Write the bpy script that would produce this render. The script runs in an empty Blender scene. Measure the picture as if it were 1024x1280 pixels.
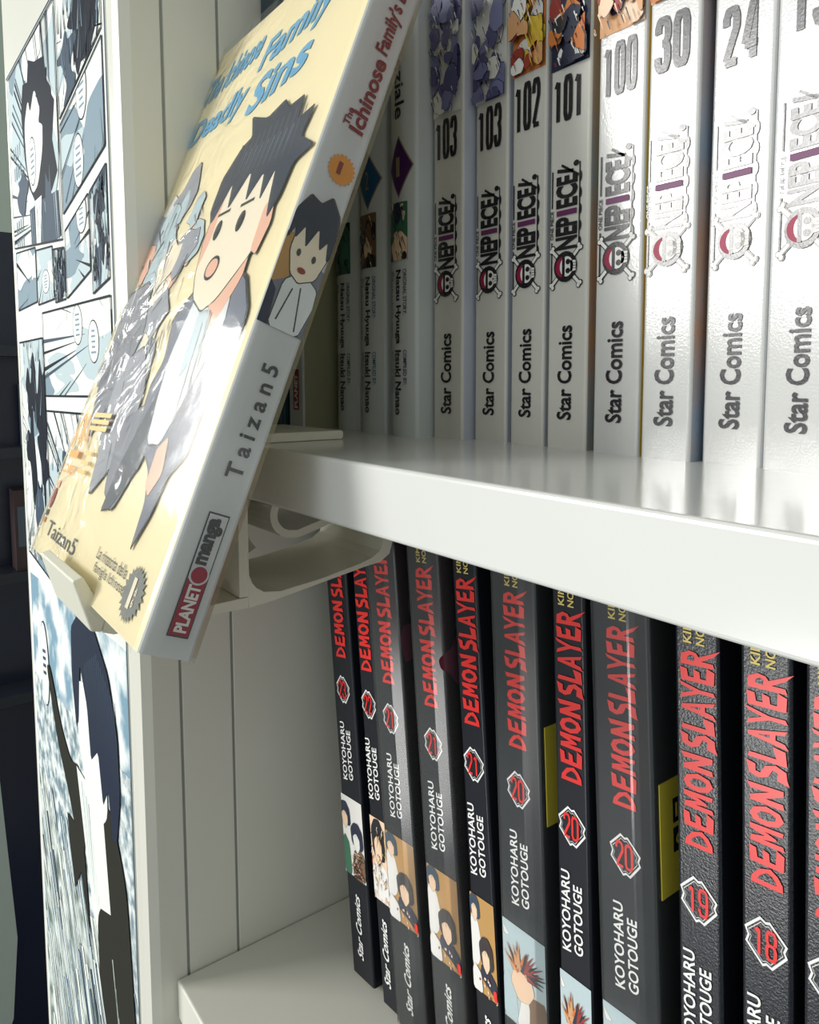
import bpy, math, random
from mathutils import Matrix, Vector

# ------------------------------------------------------------------ camera, light, exposure
C = bpy.context.scene.collection
S = bpy.context.scene
U = 0.017                      # one layout unit in metres
Z0 = 1.10                      # height of the camera above the floor


def V(x, y, z):
    return Vector((x * U, y * U, z * U + Z0))


def srgb(r, g, b):
    f = lambda c: (c / 255 / 12.92) if c / 255 <= 0.04045 else ((c / 255 + 0.055) / 1.055) ** 2.4
    return (f(r), f(g), f(b), 1.0)


fwd = Vector((-0.78740581, 0.61045274, -0.08567113)).normalized()
rgt = Vector((0.612705, 0.790311, 0.0)).normalized()
up = rgt.cross(fwd)
cd = bpy.data.cameras.new('camera')
cam = bpy.data.objects.new('camera', cd)
C.objects.link(cam)
m = Matrix((rgt, up, -fwd)).transposed().to_4x4()
m.translation = V(0, 0, 0)
cam.matrix_world = m
cd.sensor_fit = 'AUTO'
cd.sensor_width = 36.0
cd.lens = 942.0 / 1280.0 * 36.0
cd.shift_x = (512 - 540) / 1280.0
cd.shift_y = (555 - 640) / 1280.0
cd.clip_start = 0.005
cd.clip_end = 50
S.camera = cam
S.view_settings.view_transform = 'Standard'
S.view_settings.look = 'None'
S.view_settings.gamma = 1.0
S.view_settings.use_curve_mapping = False
S.view_settings.exposure = 0.0

wd = bpy.data.worlds.new('world')
S.world = wd
wd.use_nodes = True
wb = wd.node_tree.nodes['Background']
wb.inputs[0].default_value = (0.93, 1.0, 0.97, 1)
wb.inputs[1].default_value = 0.50


def area(name, loc, target, sx, sy, power, col=(1, 1, 1), axis=None):
    l = bpy.data.lights.new(name, 'AREA')
    l.shape = 'RECTANGLE'
    l.size, l.size_y, l.energy, l.color = sx, sy, power, col
    o = bpy.data.objects.new(name, l)
    C.objects.link(o)
    o.location = loc
    o.rotation_euler = (Vector(target) - Vector(loc)).to_track_quat('-Z', 'Y').to_euler()
    if axis:                       # long side of the lamp along this direction
        z = (Vector(loc) - Vector(target)).normalized()
        x = Vector(axis).cross(z).normalized()
        mm = Matrix((x, z.cross(x), z)).transposed().to_4x4()
        mm.translation = loc
        o.matrix_world = mm
    return o


# daylight: the shop window facing the bookcase, then three added lamps for glare and fill
area('window_light', V(-70, -84, 29), V(-7, 5, -1), 0.62, 0.52, 25.5, (1.0, 0.985, 0.95))
area('low_glare_light', V(-44, -86, -50), V(-4, 8, -5), 0.36, 0.4, 7.5, (1.0, 0.99, 0.96))  # added low lamp, no door modelled: puts glare on the glossy black spines
area('cover_glare_light', V(-102, -24, 19.5), V(-9, 4, 0), 0.06, 0.46, 2.6, (1.0, 0.98, 0.93), axis=(0, 12, 22))  # added slanted strip, aimed to mirror as the bright streak on the display cover
area('front_fill_light', V(2, -110, 6), V(-7, 5, -2), 0.9, 1.2, 6.4, (0.97, 1.0, 1.0))  # added soft fill from the front: lifts the recesses and rounded book edges


# ------------------------------------------------------------------ materials
MATS = {}


def mat(name, col, rough=0.5, spec=0.5, bump=None, coat=0.0, var=None):
    """procedural principled material; bump=(scale, strength); var=(scale, col2, amount)"""
    if name in MATS:
        return MATS[name]
    mt = bpy.data.materials.new(name)
    mt.use_nodes = True
    nt = mt.node_tree
    b = nt.nodes['Principled BSDF']
    b.inputs['Base Color'].default_value = srgb(*col)
    b.inputs['Roughness'].default_value = rough
    b.inputs['Specular IOR Level'].default_value = spec
    if coat:
        b.inputs['Coat Weight'].default_value = coat
        b.inputs['Coat Roughness'].default_value = 0.12
    tc = None
    if bump or var:
        tc = nt.nodes.new('ShaderNodeTexCoord')
    if bump:
        n = nt.nodes.new('ShaderNodeTexNoise')
        n.inputs['Scale'].default_value = bump[0]
        n.inputs['Detail'].default_value = 3
        nt.links.new(tc.outputs['Object'], n.inputs['Vector'])
        bp = nt.nodes.new('ShaderNodeBump')
        bp.inputs['Strength'].default_value = bump[1]
        bp.inputs['Distance'].default_value = 0.001
        nt.links.new(n.outputs[0], bp.inputs['Height'])
        nt.links.new(bp.outputs[0], b.inputs['Normal'])
        if coat:
            nt.links.new(bp.outputs[0], b.inputs['Coat Normal'])
    if var:
        n2 = nt.nodes.new('ShaderNodeTexNoise')
        n2.inputs['Scale'].default_value = var[0]
        n2.inputs['Detail'].default_value = 4
        nt.links.new(tc.outputs['Object'], n2.inputs['Vector'])
        mx = nt.nodes.new('ShaderNodeMix')
        mx.data_type = 'RGBA'
        mx.inputs['A'].default_value = srgb(*col)
        mx.inputs['B'].default_value = srgb(*var[1])
        mr = nt.nodes.new('ShaderNodeMapRange')
        mr.inputs['From Min'].default_value = 0.5 - var[2]
        mr.inputs['From Max'].default_value = 0.5 + var[2]
        nt.links.new(n2.outputs[0], mr.inputs['Value'])
        nt.links.new(mr.outputs[0], mx.inputs['Factor'])
        nt.links.new(mx.outputs['Result'], b.inputs['Base Color'])
    MATS[name] = mt
    return mt


def film(name, haze, wr_scale, wr_strength, rough=0.10, gain=1.0, stretch=(1, 1, 1), fade=None):
    """clear plastic film: transparent + fresnel gloss with wrinkles"""
    if name in MATS:
        return MATS[name]
    mt = bpy.data.materials.new(name)
    mt.use_nodes = True
    nt = mt.node_tree
    nt.nodes.clear()
    out = nt.nodes.new('ShaderNodeOutputMaterial')
    tr = nt.nodes.new('ShaderNodeBsdfTransparent')
    gl = nt.nodes.new('ShaderNodeBsdfGlossy')
    gl.inputs['Roughness'].default_value = rough
    df = nt.nodes.new('ShaderNodeBsdfDiffuse')
    df.inputs[0].default_value = (0.75, 0.8, 0.78, 1)
    tc = nt.nodes.new('ShaderNodeTexCoord')
    mp = nt.nodes.new('ShaderNodeMapping')
    mp.inputs['Scale'].default_value = stretch
    n = nt.nodes.new('ShaderNodeTexNoise')
    n.inputs['Scale'].default_value = wr_scale
    n.inputs['Detail'].default_value = 2.5
    n.inputs['Distortion'].default_value = 1.2
    bp = nt.nodes.new('ShaderNodeBump')
    bp.inputs['Strength'].default_value = wr_strength
    bp.inputs['Distance'].default_value = 0.002
    fr = nt.nodes.new('ShaderNodeFresnel')
    fr.inputs['IOR'].default_value = 1.45
    nt.links.new(tc.outputs['Object'], mp.inputs[0])
    nt.links.new(mp.outputs[0], n.inputs['Vector'])
    nt.links.new(n.outputs[0], bp.inputs['Height'])
    nt.links.new(bp.outputs[0], gl.inputs['Normal'])
    nt.links.new(bp.outputs[0], fr.inputs['Normal'])
    if fade:      # the bag is taut by the spine and loose on the far side
        sx = nt.nodes.new('ShaderNodeSeparateXYZ')
        nt.links.new(tc.outputs['Object'], sx.inputs[0])
        mr = nt.nodes.new('ShaderNodeMapRange')
        mr.inputs['From Min'].default_value, mr.inputs['From Max'].default_value = fade
        mr.inputs['To Min'].default_value, mr.inputs['To Max'].default_value = 0.06, wr_strength
        nt.links.new(sx.outputs[0], mr.inputs['Value'])
        nt.links.new(mr.outputs[0], bp.inputs['Strength'])
    mu = nt.nodes.new('ShaderNodeMath')
    mu.operation = 'MULTIPLY'
    mu.use_clamp = True
    mu.inputs[1].default_value = gain
    nt.links.new(fr.outputs[0], mu.inputs[0])
    m1 = nt.nodes.new('ShaderNodeMixShader')
    m1.inputs[0].default_value = haze
    nt.links.new(tr.outputs[0], m1.inputs[1])
    nt.links.new(df.outputs[0], m1.inputs[2])
    m2 = nt.nodes.new('ShaderNodeMixShader')
    nt.links.new(mu.outputs[0], m2.inputs[0])
    nt.links.new(m1.outputs[0], m2.inputs[1])
    nt.links.new(gl.outputs[0], m2.inputs[2])
    nt.links.new(m2.outputs[0], out.inputs[0])
    MATS[name] = mt
    return mt


WHITE = mat('white_lacquer', (226, 225, 214), 0.32, 0.45, var=(9, (220, 219, 208), 0.25))
PANEL = mat('cream_panel', (219, 218, 204), 0.5, 0.35)
GROOVE = mat('groove_grey', (150, 154, 148), 0.7, 0.2)
SHELFTOP = mat('shelf_gloss', (222, 223, 219), 0.16, 0.6, bump=(120, 0.03))
STAND = mat('stand_plastic', (230, 228, 212), 0.38, 0.5)
PAPER = mat('paper', (226, 214, 178), 0.8, 0.2)
INK = mat('ink_black', (30, 30, 38), 0.26, 0.8, bump=(2000, 0.03))
DARK = mat('cover_black', (26, 29, 37), 0.34, 0.28, bump=(420, 0.02))
DARKG = mat('cover_black_glossy', (27, 31, 38), 0.25, 0.6, bump=(1900, 0.11))
RED = mat('ink_red', (230, 46, 42), 0.3, 0.5)
WINK = mat('ink_white', (240, 240, 238), 0.45, 0.4)
YINK = mat('ink_yellow', (222, 200, 110), 0.45, 0.4)
FILM = film('shrink_film', 0.05, 45, 0.10, 0.17, 0.85, (1, 1, 0.18))
BAG = film('bag_film', 0.02, 60, 1.3, 0.12, 0.55, (0.6, 1, 1.1), fade=(-0.035, -0.075))


# ------------------------------------------------------------------ mesh building
class MB:
    def __init__(self):
        self.v, self.f, self.mi, self.mats = [], [], [], []

    def idx(self, mt):
        if mt not in self.mats:
            self.mats.append(mt)
        return self.mats.index(mt)

    def add(self, verts, faces, mt):
        o, i = len(self.v), self.idx(mt)
        self.v += [tuple(p) for p in verts]
        for f in faces:
            self.f.append([o + k for k in f])
            self.mi.append(i)

    def box(self, x0, x1, y0, y1, z0, z1, mt):
        vs = [(x, y, z) for x in (x0, x1) for y in (y0, y1) for z in (z0, z1)]
        self.add(vs, [(0, 1, 3, 2), (4, 6, 7, 5), (0, 4, 5, 1), (2, 3, 7, 6), (0, 2, 6, 4), (1, 5, 7, 3)], mt)

    def extr(self, poly, axis, a, b, mt):
        """extrude a 2-D polygon (convex or not) along an axis from a to b"""
        def P(p, t):
            return {'x': (t, p[0], p[1]), 'y': (p[0], t, p[1]), 'z': (p[0], p[1], t)}[axis]
        n = len(poly)
        vs = [P(p, a) for p in poly] + [P(p, b) for p in poly]
        fs = [(k, (k + 1) % n, n + (k + 1) % n, n + k) for k in range(n)]
        fs += [tuple(range(n))[::-1], tuple(range(n, 2 * n))]
        self.add(vs, fs, mt)

    def ribbon(self, outer, inner, axis, a, b, mt, closed=False):
        """solid band between two equal-length 2-D lines, extruded along an axis"""
        def P(p, t):
            return {'x': (t, p[0], p[1]), 'y': (p[0], t, p[1]), 'z': (p[0], p[1], t)}[axis]
        n = len(outer)
        vs = [P(p, a) for p in outer] + [P(p, b) for p in outer] + [P(p, a) for p in inner] + [P(p, b) for p in inner]
        fs = []
        for k in range(n if closed else n - 1):
            j = (k + 1) % n
            fs += [(k, j, n + j, n + k), (2 * n + j, 2 * n + k, 3 * n + k, 3 * n + j),
                   (j, k, 2 * n + k, 2 * n + j), (n + k, n + j, 3 * n + j, 3 * n + k)]
        if not closed:
            fs += [(0, n, 3 * n, 2 * n), (n - 1, 3 * n - 1, 4 * n - 1, 2 * n - 1)]
        self.add(vs, fs, mt)

    def build(self, name, parent=None, loc=None, smooth=False, bevel=0.0):
        me = bpy.data.meshes.new(name)
        me.from_pydata([(x * U, y * U, z * U) for x, y, z in self.v], [], self.f)
        for mt in self.mats:
            me.materials.append(mt)
        for p, i in zip(me.polygons, self.mi):
            p.material_index = i
            p.use_smooth = smooth
        me.update()
        o = bpy.data.objects.new(name, me)
        C.objects.link(o)
        if parent:
            o.parent = parent
        elif loc is not None:
            o.location = loc
        if bevel:
            bv = o.modifiers.new('bevel', 'BEVEL')
            bv.width = bevel * U
            bv.segments = 3
            bv.limit_method = 'ANGLE'
            bv.angle_limit = math.radians(50)
        return o


def tag(o, label, cat, group=None):
    o['label'] = label
    o['category'] = cat
    if group:
        o['group'] = group
    return o


def thing(name, label, cat, loc, rot=(0, 0, 0), group=None):
    o = bpy.data.objects.new(name, None)
    o.empty_display_size = 0.01
    C.objects.link(o)
    o.location = loc
    o.rotation_euler = rot
    return tag(o, label, cat, group)


def struct(o):
    o['kind'] = 'structure'
    return o


# ---- lettering
GL = {}


def glyphs(s, bold=0.0):
    """flat mesh of a word, scaled to the unit box"""
    k = (s, bold)
    if k in GL:
        return GL[k]
    cu = bpy.data.curves.new('t', 'FONT')
    cu.body = s
    cu.offset = bold
    cu.resolution_u = 3
    cu.fill_mode = 'FRONT'
    cu.dimensions = '2D'
    ob = bpy.data.objects.new('t', cu)
    C.objects.link(ob)
    dg = bpy.context.evaluated_depsgraph_get()
    me = bpy.data.meshes.new_from_object(ob.evaluated_get(dg))
    vs = [(v.co.x, v.co.y) for v in me.vertices]
    fs = [tuple(p.vertices) for p in me.polygons]
    bpy.data.objects.remove(ob)
    bpy.data.curves.remove(cu)
    bpy.data.meshes.remove(me)
    x0, x1 = min(v[0] for v in vs), max(v[0] for v in vs)
    y0, y1 = min(v[1] for v in vs), max(v[1] for v in vs)
    vs = [((x - x0) / (x1 - x0), (y - y0) / (y1 - y0)) for x, y in vs]
    GL[k] = (vs, fs)
    return GL[k]


def clip(poly, win):
    """clip a polygon by a convex counter-clockwise window"""
    out = list(poly)
    n = len(win)
    for i in range(n):
        ax, ay = win[i]
        bx, by = win[(i + 1) % n]
        inp, out = out, []
        if not inp:
            return []
        side = lambda p: (bx - ax) * (p[1] - ay) - (by - ay) * (p[0] - ax)
        for j in range(len(inp)):
            p, q = inp[j - 1], inp[j]
            sp, sq = side(p), side(q)
            if (sp >= 0) != (sq >= 0):
                t = sp / (sp - sq)
                out.append((p[0] + (q[0] - p[0]) * t, p[1] + (q[1] - p[1]) * t))
            if sq >= 0:
                out.append(q)
    return out


DIGITS = {
    '0': [([(0, .15), (0, .85), (.2, 1), (.8, 1), (1, .85), (1, .15), (.8, 0), (.2, 0)], True)],
    '1': [([(.55, -.03), (.55, .94)], False), ([(.15, .80), (.55, .95)], False)],
    '2': [([(0, .72), (0, .86), (.2, 1), (.8, 1), (1, .86), (1, .66), (.05, .04)], False), ([(0, 0), (1.1, 0)], False)],
    '3': [([(0, .74), (0, .86), (.2, 1), (.8, 1), (1, .86), (1, .64), (.8, .52), (.45, .52)], False), ([(.45, .52), (.8, .52), (1, .4), (1, .14), (.8, 0), (.2, 0), (0, .14), (0, .26)], False)],
    '4': [([(.72, -.05), (.72, 1.04)], False), ([(.66, 1.0), (0, .26)], False), ([(-.02, .22), (1.1, .22)], False)],
    '7': [([(-.05, 1), (1, 1), (.4, -.04)], False)],
    '8': [([(0, .64), (0, .86), (.2, 1), (.8, 1), (1, .86), (1, .64), (.8, .52), (.2, .52)], True), ([(.2, .52), (.8, .52), (1, .4), (1, .14), (.8, 0), (.2, 0), (0, .14), (0, .4)], True)],
    '9': [([(1, .5), (.8, .42), (.2, .42), (0, .56), (0, .86), (.2, 1), (.8, 1), (1, .86), (1, .14), (.8, 0), (.2, 0), (0, .14), (0, .24)], False)],
}


class Face:
    """prints flat ink on a surface: maps (a, b, layer) to 3-D"""
    def __init__(self, fn, win=None, flip=False):
        self.fn, self.win, self.mb, self.strips = fn, win, MB(), None

    def poly(self, pts, mt, layer=1, win=None):
        w = win or self.win
        if w:
            pts = clip(pts, w)
        if len(pts) < 3:
            return
        if self.strips:            # curved surface: cut the shape into narrow strips that follow it
            x0, x1, n = self.strips
            for k in range(n):
                a, c = x0 + (x1 - x0) * k / n, x0 + (x1 - x0) * (k + 1) / n
                q = clip(pts, [(a, -99), (c, -99), (c, 99), (a, 99)])
                if len(q) > 2:
                    self.mb.add([self.fn(u, v, layer) for u, v in q], [tuple(range(len(q)))], mt)
            return
        self.mb.add([self.fn(a, b, layer) for a, b in pts], [tuple(range(len(pts)))], mt)

    def text(self, s, x0, x1, z0, z1, d, mt, bold=0.0, layer=2, shear=0.0):
        """d: 'u' upright, 'ccw' reads upwards, 'cw' reads downwards"""
        vs, fs = glyphs(s, bold)
        P = []
        for a, b in vs:
            a = (a + shear * (b - 0.5)) 
            if d == 'u':
                P.append((x0 + a * (x1 - x0), z0 + b * (z1 - z0)))
            elif d == 'ccw':
                P.append((x1 - b * (x1 - x0), z0 + a * (z1 - z0)))
            elif d == 'm':
                P.append((x1 - a * (x1 - x0), z0 + b * (z1 - z0)))
            else:
                P.append((x0 + b * (x1 - x0), z1 - a * (z1 - z0)))
        self.mb.add([self.fn(a, b, layer) for a, b in P], fs, mt)

    def disc(self, x, z, rx, rz, mt, layer=1, n=20, win=None, a0=0, a1=2 * math.pi):
        pts = [(x + rx * math.cos(a0 + (a1 - a0) * k / n), z + rz * math.sin(a0 + (a1 - a0) * k / n)) for k in range(n + (0 if a1 - a0 > 6.28 else 1))]
        self.poly(pts, mt, layer, win)

    def line(self, p, q, w, mt, layer=2, w2=None, win=None):
        w2 = w if w2 is None else w2
        dx, dz = q[0] - p[0], q[1] - p[1]
        L = math.hypot(dx, dz) or 1e-6
        nx, nz = -dz / L, dx / L
        self.poly([(p[0] - nx * w / 2, p[1] - nz * w / 2), (q[0] - nx * w2 / 2, q[1] - nz * w2 / 2),
                   (q[0] + nx * w2 / 2, q[1] + nz * w2 / 2), (p[0] + nx * w / 2, p[1] + nz * w / 2)], mt, layer, win)

    def stroke(self, pts, w, mt, layer=2, closed=False):
        n = len(pts)
        for k in range(n if closed else n - 1):
            self.line(pts[k], pts[(k + 1) % n], w, mt, layer + .04 * k)
            if closed or k:
                self.disc(pts[k][0], pts[k][1], w / 2, w / 2, mt, layer + .5 + .04 * k, 10)

    def digits(self, s, x0, x1, z0, z1, mt, layer=2, t=.30):
        n = len(s)
        wd = (x1 - x0) / n
        for i, ch in enumerate(s):
            a = x0 + wd * i + wd * .04
            W, H = wd * .90, z1 - z0
            w = t * W
            f = lambda p: (a + w / 2 + (W - w) * p[0], z0 + w / 2 + (H - w) * p[1])
            for q, (path, cl) in enumerate(DIGITS[ch]):
                self.stroke([f(p) for p in path], w, mt, layer + 1.1 * q, cl)

    def burst(self, x, z, rx, rz, n, mt, layer=2, inner=0.8):
        pts = []
        for k in range(2 * n):
            r = 1 if k % 2 == 0 else inner
            a = math.pi * k / n
            pts.append((x + rx * r * math.cos(a), z + rz * r * math.sin(a)))
        ce = self.fn(x, z, layer)
        vs = [self.fn(a, b, layer) for a, b in pts] + [ce]
        N = len(pts)
        self.mb.add(vs, [(k, (k + 1) % N, N) for k in range(N)], mt)

    def build(self, name, parent):
        return self.mb.build(name, parent)


def blob(rng, cx, cz, rx, rz, n=11, j=0.45):
    return [(cx + rx * (1 + rng.uniform(-j, j)) * math.cos(2 * math.pi * k / n),
             cz + rz * (1 + rng.uniform(-j, j)) * math.sin(2 * math.pi * k / n)) for k in range(n)]


def soft(pts, it=2, r=.17):
    for _ in range(it):
        o = []
        for k in range(len(pts)):
            p, q = pts[k], pts[(k + 1) % len(pts)]
            o += [(p[0] * (1 - r) + q[0] * r, p[1] * (1 - r) + q[1] * r), (p[0] * r + q[0] * (1 - r), p[1] * r + q[1] * (1 - r))]
        pts = o
    return pts


def tri_poly(F, pts, mt, layer):
    """a shape with softened corners"""
    F.poly(soft(pts), mt, layer)


def patches(F, x0, x1, z0, z1, base, pal, n, seed, size=0.3, outline=True):
    n = int(n * 2.2)
    size *= .62
    """plain abstract colour patches standing in for a printed picture"""
    rng = random.Random(seed)
    F.poly([(x0, z0), (x1, z0), (x1, z1), (x0, z1)], base, 1)
    F.win = [(x0, z0), (x1, z0), (x1, z1), (x0, z1)]
    L = 2.0
    for k in range(n):
        cx, cz = rng.uniform(x0, x1), rng.uniform(z0, z1)
        r = size * rng.uniform(0.35, 1.0)
        p = blob(rng, cx, cz, r * (x1 - x0), r * (x1 - x0) * rng.uniform(0.7, 1.8), rng.choice((7, 9, 12)), 0.4)
        if outline:
            q = [(cx + (a - cx) * 1.0 + .008, cz + (b - cz) * 1.05) for a, b in p]
            tri_poly(F, q, INK, L)
            L += 0.25
        tri_poly(F, p, rng.choice(pal), L)
        L += 0.25
    for k in range(n * 2):
        a, c = rng.uniform(x0, x1), rng.uniform(z0, z1)
        l = rng.uniform(.05, .22)
        F.line((a, c), (a + l * .4, c - l), .022, rng.choice(pal + [INK]), L, .004)
    F.win = None


EPS = 0.004


# ------------------------------------------------------------------ room
floor_m = mat('floor_grey', (70, 74, 84), 0.4, 0.4, var=(3, (58, 62, 72), 0.3))
wall_m = mat('shop_wall', (176, 186, 176), 0.7, 0.2)
b = MB(); b.box(-140, 90, -110, 40, -64.8, -64.2, floor_m)
struct(b.build('floor', loc=(0, 0, Z0)))
b = MB(); b.box(-140, 90, 39, 40, -64.2, 80, wall_m)
struct(b.build('wall_back', loc=(0, 0, Z0)))
b = MB(); b.box(-141, -140, -110, 40, -64.2, 80, wall_m)
struct(b.build('wall_left', loc=(0, 0, Z0)))

# ------------------------------------------------------------------ bookcase
bc = thing('bookcase', 'large white bookcase with grooved side panel holding two rows of books', 'bookcase', V(-9, 9, -64.2))
BZ = 64.2


def bcbuild(mb, name, **k):
    """parts are written in camera units and moved into the bookcase's frame"""
    mb.v = [(x + 9, y - 9, z + BZ) for x, y, z in mb.v]
    return mb.build(name, bc, **k)


FY = 4.27        # front face of the side post
b = MB()
# wide side post: front board, inner boards with V grooves between them
b.extr([(-26.5, FY), (-15.25, FY), (-15.05, FY + 0.06), (-14.97, FY + 0.25), (-14.97, 5.06), (-15.06, 5.1), (-14.97, 5.14),
        (-14.97, 6.17), (-15.06, 6.21), (-14.97, 6.25), (-14.97, 22), (-26.5, 22)], 'z', -BZ, 34, WHITE)
sp = bcbuild(b, 'side_panel')
b = MB()
b.box(-15.06, -15.0, 5.075, 5.125, -BZ, 34, GROOVE)
b.box(-15.06, -15.0, 6.185, 6.235, -BZ, 34, GROOVE)
bcbuild(b, 'panel_groove')
b = MB(); b.box(-14.97, 30, 21, 21.6, -BZ, 34, PANEL)
bcbuild(b, 'back_panel')
for z in (-1.0, -12.54, 11.2):
    b = MB()
    b.box(-14.95, 30, 4.83, 21, z - 0.855, z, SHELFTOP if z == -1.0 else WHITE)
    bcbuild(b, 'shelf', bevel=0.05)

# ------------------------------------------------------------------ poster on the side post
GREY1 = mat('print_grey_light', (188, 204, 208), 0.6, 0.08)
GREY2 = mat('print_grey_mid', (132, 152, 164), 0.6, 0.08)
GREY3 = mat('print_grey_dark', (70, 84, 100), 0.6, 0.08)
BLK = mat('print_black', (26, 32, 44), 0.6, 0.08)
COAT = mat('print_coat', (48, 48, 42), 0.6, 0.08)
PW = mat('print_paper', (232, 236, 230), 0.6, 0.08)
SKY = mat('print_sky', (128, 160, 178), 0.6, 0.08, var=(38, (232, 238, 236), 0.06))
CITY = mat('print_city', (118, 140, 150), 0.6, 0.08, var=(140, (226, 232, 230), 0.10))
ROCK = mat('print_rock', (112, 126, 118), 0.6, 0.08, var=(70, (222, 230, 226), 0.12))
po = thing('poster', 'black and white comic panel collage poster covering the front of the white side post', 'poster', V(-20.9, FY, -24))


def pface():
    return Face(lambda a, z, L: (a + 20.9, -0.02 - EPS * L, z + 24))


def px(p):
    """flat picture coordinates measured on the poster -> poster plane"""
    return p


b = MB()
b.extr([(-26.2 + 20.9, 24 - 30), (-15.62 + 20.9, 24 - 30), (-15.62 + 20.9, 24 + 8.9), (-26.2 + 20.9, 24 + 8.9)], 'y', -0.02, 0.0, PW)
b.build('backing_sheet', po)
f = pface()
f.line((-15.66, -30), (-15.66, 8.9), 0.07, GREY3, 1)
f.line((-26.2, 8.88), (-15.62, 8.88), 0.06, GREY3, 1)
f.build('print_border', po)


def comic_panel(pts, seed, mode):
    """a generic comic panel: tone, bubbles, speed lines, dark masses; no characters"""
    ar = sum(pts[i][0] * pts[(i + 1) % len(pts)][1] - pts[(i + 1) % len(pts)][0] * pts[i][1] for i in range(len(pts)))
    if ar < 0:
        pts = pts[::-1]
    rng = random.Random(seed)
    F = pface()
    F.win = pts
    xs, zs = [p[0] for p in pts], [p[1] for p in pts]
    x0, x1, z0, z1 = min(xs), max(xs), min(zs), max(zs)
    w, h = x1 - x0, z1 - z0
    F.poly(pts, {'tone': GREY2, 'dark': GREY3}.get(mode, PW), 1)
    L = 2.0
    # tone areas
    for k in range(int(6 + w * h * 0.25)):
        c = (rng.uniform(x0, x1), rng.uniform(z0, z1))
        p = blob(rng, c[0], c[1], rng.uniform(.2, .55) * min(w, 3.2), rng.uniform(.15, .4) * min(h, 3.2), 10, .5)
        tri_poly(F, p, rng.choice((GREY1, GREY1, GREY2, PW, GREY1)), L)
        L += 0.2
    # speed lines
    fx, fz = rng.uniform(x0, x1), rng.uniform(z0, z1)
    for k in range(int(14 + 2.2 * w * h)):
        a = rng.uniform(0, 6.28)
        r0, r1 = rng.uniform(.25, .6) * max(w, h), max(w, h)
        F.line((fx + r0 * math.cos(a), fz + r0 * math.sin(a)), (fx + r1 * math.cos(a), fz + r1 * math.sin(a)), 0.012,
               rng.choice((BLK, GREY3)), L, rng.uniform(.03, .12))
    L += 0.3
    if mode in ('mass', 'dark', 'hatch'):
        if mode == 'mass':
            q = lambda pts: [(x0 + w * a, z0 + h * c) for a, c in pts]
            F.poly(q(((.30, .74), (.36, .86), (.46, .84), (.5, .93), (.62, .88), (.8, .84), (.84, .7), (.96, .6), (.9, .45), (.97, .3), (.86, .24), (.6, .2), (.42, .34), (.34, .5))), BLK, L)
            F.poly(soft(q(((.36, .66), (.46, .76), (.5, .68), (.6, .77), (.68, .66), (.74, .62), (.72, .46), (.6, .32), (.48, .30), (.38, .45)))), PW, L + .1)
            F.poly(q(((.40, .24), (.62, .24), (.95, .22), (.98, .02), (.55, .0), (.42, .0))), GREY3, L + .12)
            F.poly(q(((.52, .26), (.66, .26), (.6, .02), (.52, .02))), PW, L + .14)
            for k in range(22):
                a = .42 + .55 * rng.random()
                F.line((x0 + w * a, z0 + h * .22), (x0 + w * (a + .02), z0 + h * .02), .03, rng.choice((BLK, GREY1)), L + .16, .01)
            for c in (.62, .52, .24, .14):
                for k in range(4):
                    F.line((x0 + w * (.08 + .05 * k), z0 + h * c), (x0 + w * (.08 + .05 * k), z0 + h * (c - .07)), .09, GREY2, L + .2)
            L += .3
        for k in range(3 if mode != 'hatch' else 9):
            c = (rng.uniform(x0 + .2 * w, x1 - .1 * w), rng.uniform(z0 + .1 * h, z1 - .1 * h))
            p = blob(rng, c[0], c[1], rng.uniform(.10, .2) * min(w, 4), rng.uniform(.10, .26) * min(h, 5), 13, .6)
            tri_poly(F, p, rng.choice((BLK, GREY3, BLK)), L)
            L += 0.2
    if mode == 'hatch':
        for k in range(60):
            c = (rng.uniform(x0, x1), rng.uniform(z0, z1))
            l = rng.uniform(.2, .9)
            a = rng.uniform(1.1, 1.9)
            F.line(c, (c[0] + l * math.cos(a), c[1] + l * math.sin(a)), rng.uniform(.03, .1), rng.choice((BLK, GREY3, GREY2)), L, .01)
    # speech bubbles with unreadable text strokes
    nb = {'mass': 1, 'tone': 0, 'dark': 1, 'hatch': 0}.get(mode, int(1 + w * h / 9))
    for k in range(nb):
        bx, bz = rng.uniform(x0 + .2 * w, x1 - .2 * w), rng.uniform(z0 + .15 * h, z1 - .15 * h)
        rx, rz = min(.42, .24 * w), min(.6, .2 * h)
        F.disc(bx, bz, rx * 1.08, rz * 1.06, BLK, L)
        F.disc(bx, bz, rx, rz, PW, L + .3)
        for q in range(5):
            ww = rx * rng.uniform(.3, .6)
            zz = bz + (q - 2) * rz * .26
            F.line((bx - ww, zz), (bx + ww, zz), rz * .1, GREY2, L + .6)
        L += 0.8
    F.win = None
    for k in range(len(pts)):
        F.line(pts[k], pts[(k + 1) % len(pts)], 0.05, BLK, L + .2)
    return F.build('comic_panel', po)


def grid(x0, x1, z00, z01, z10, z11):
    return [(x0, z00), (x1, z10), (x1, z11), (x0, z01)]


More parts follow.
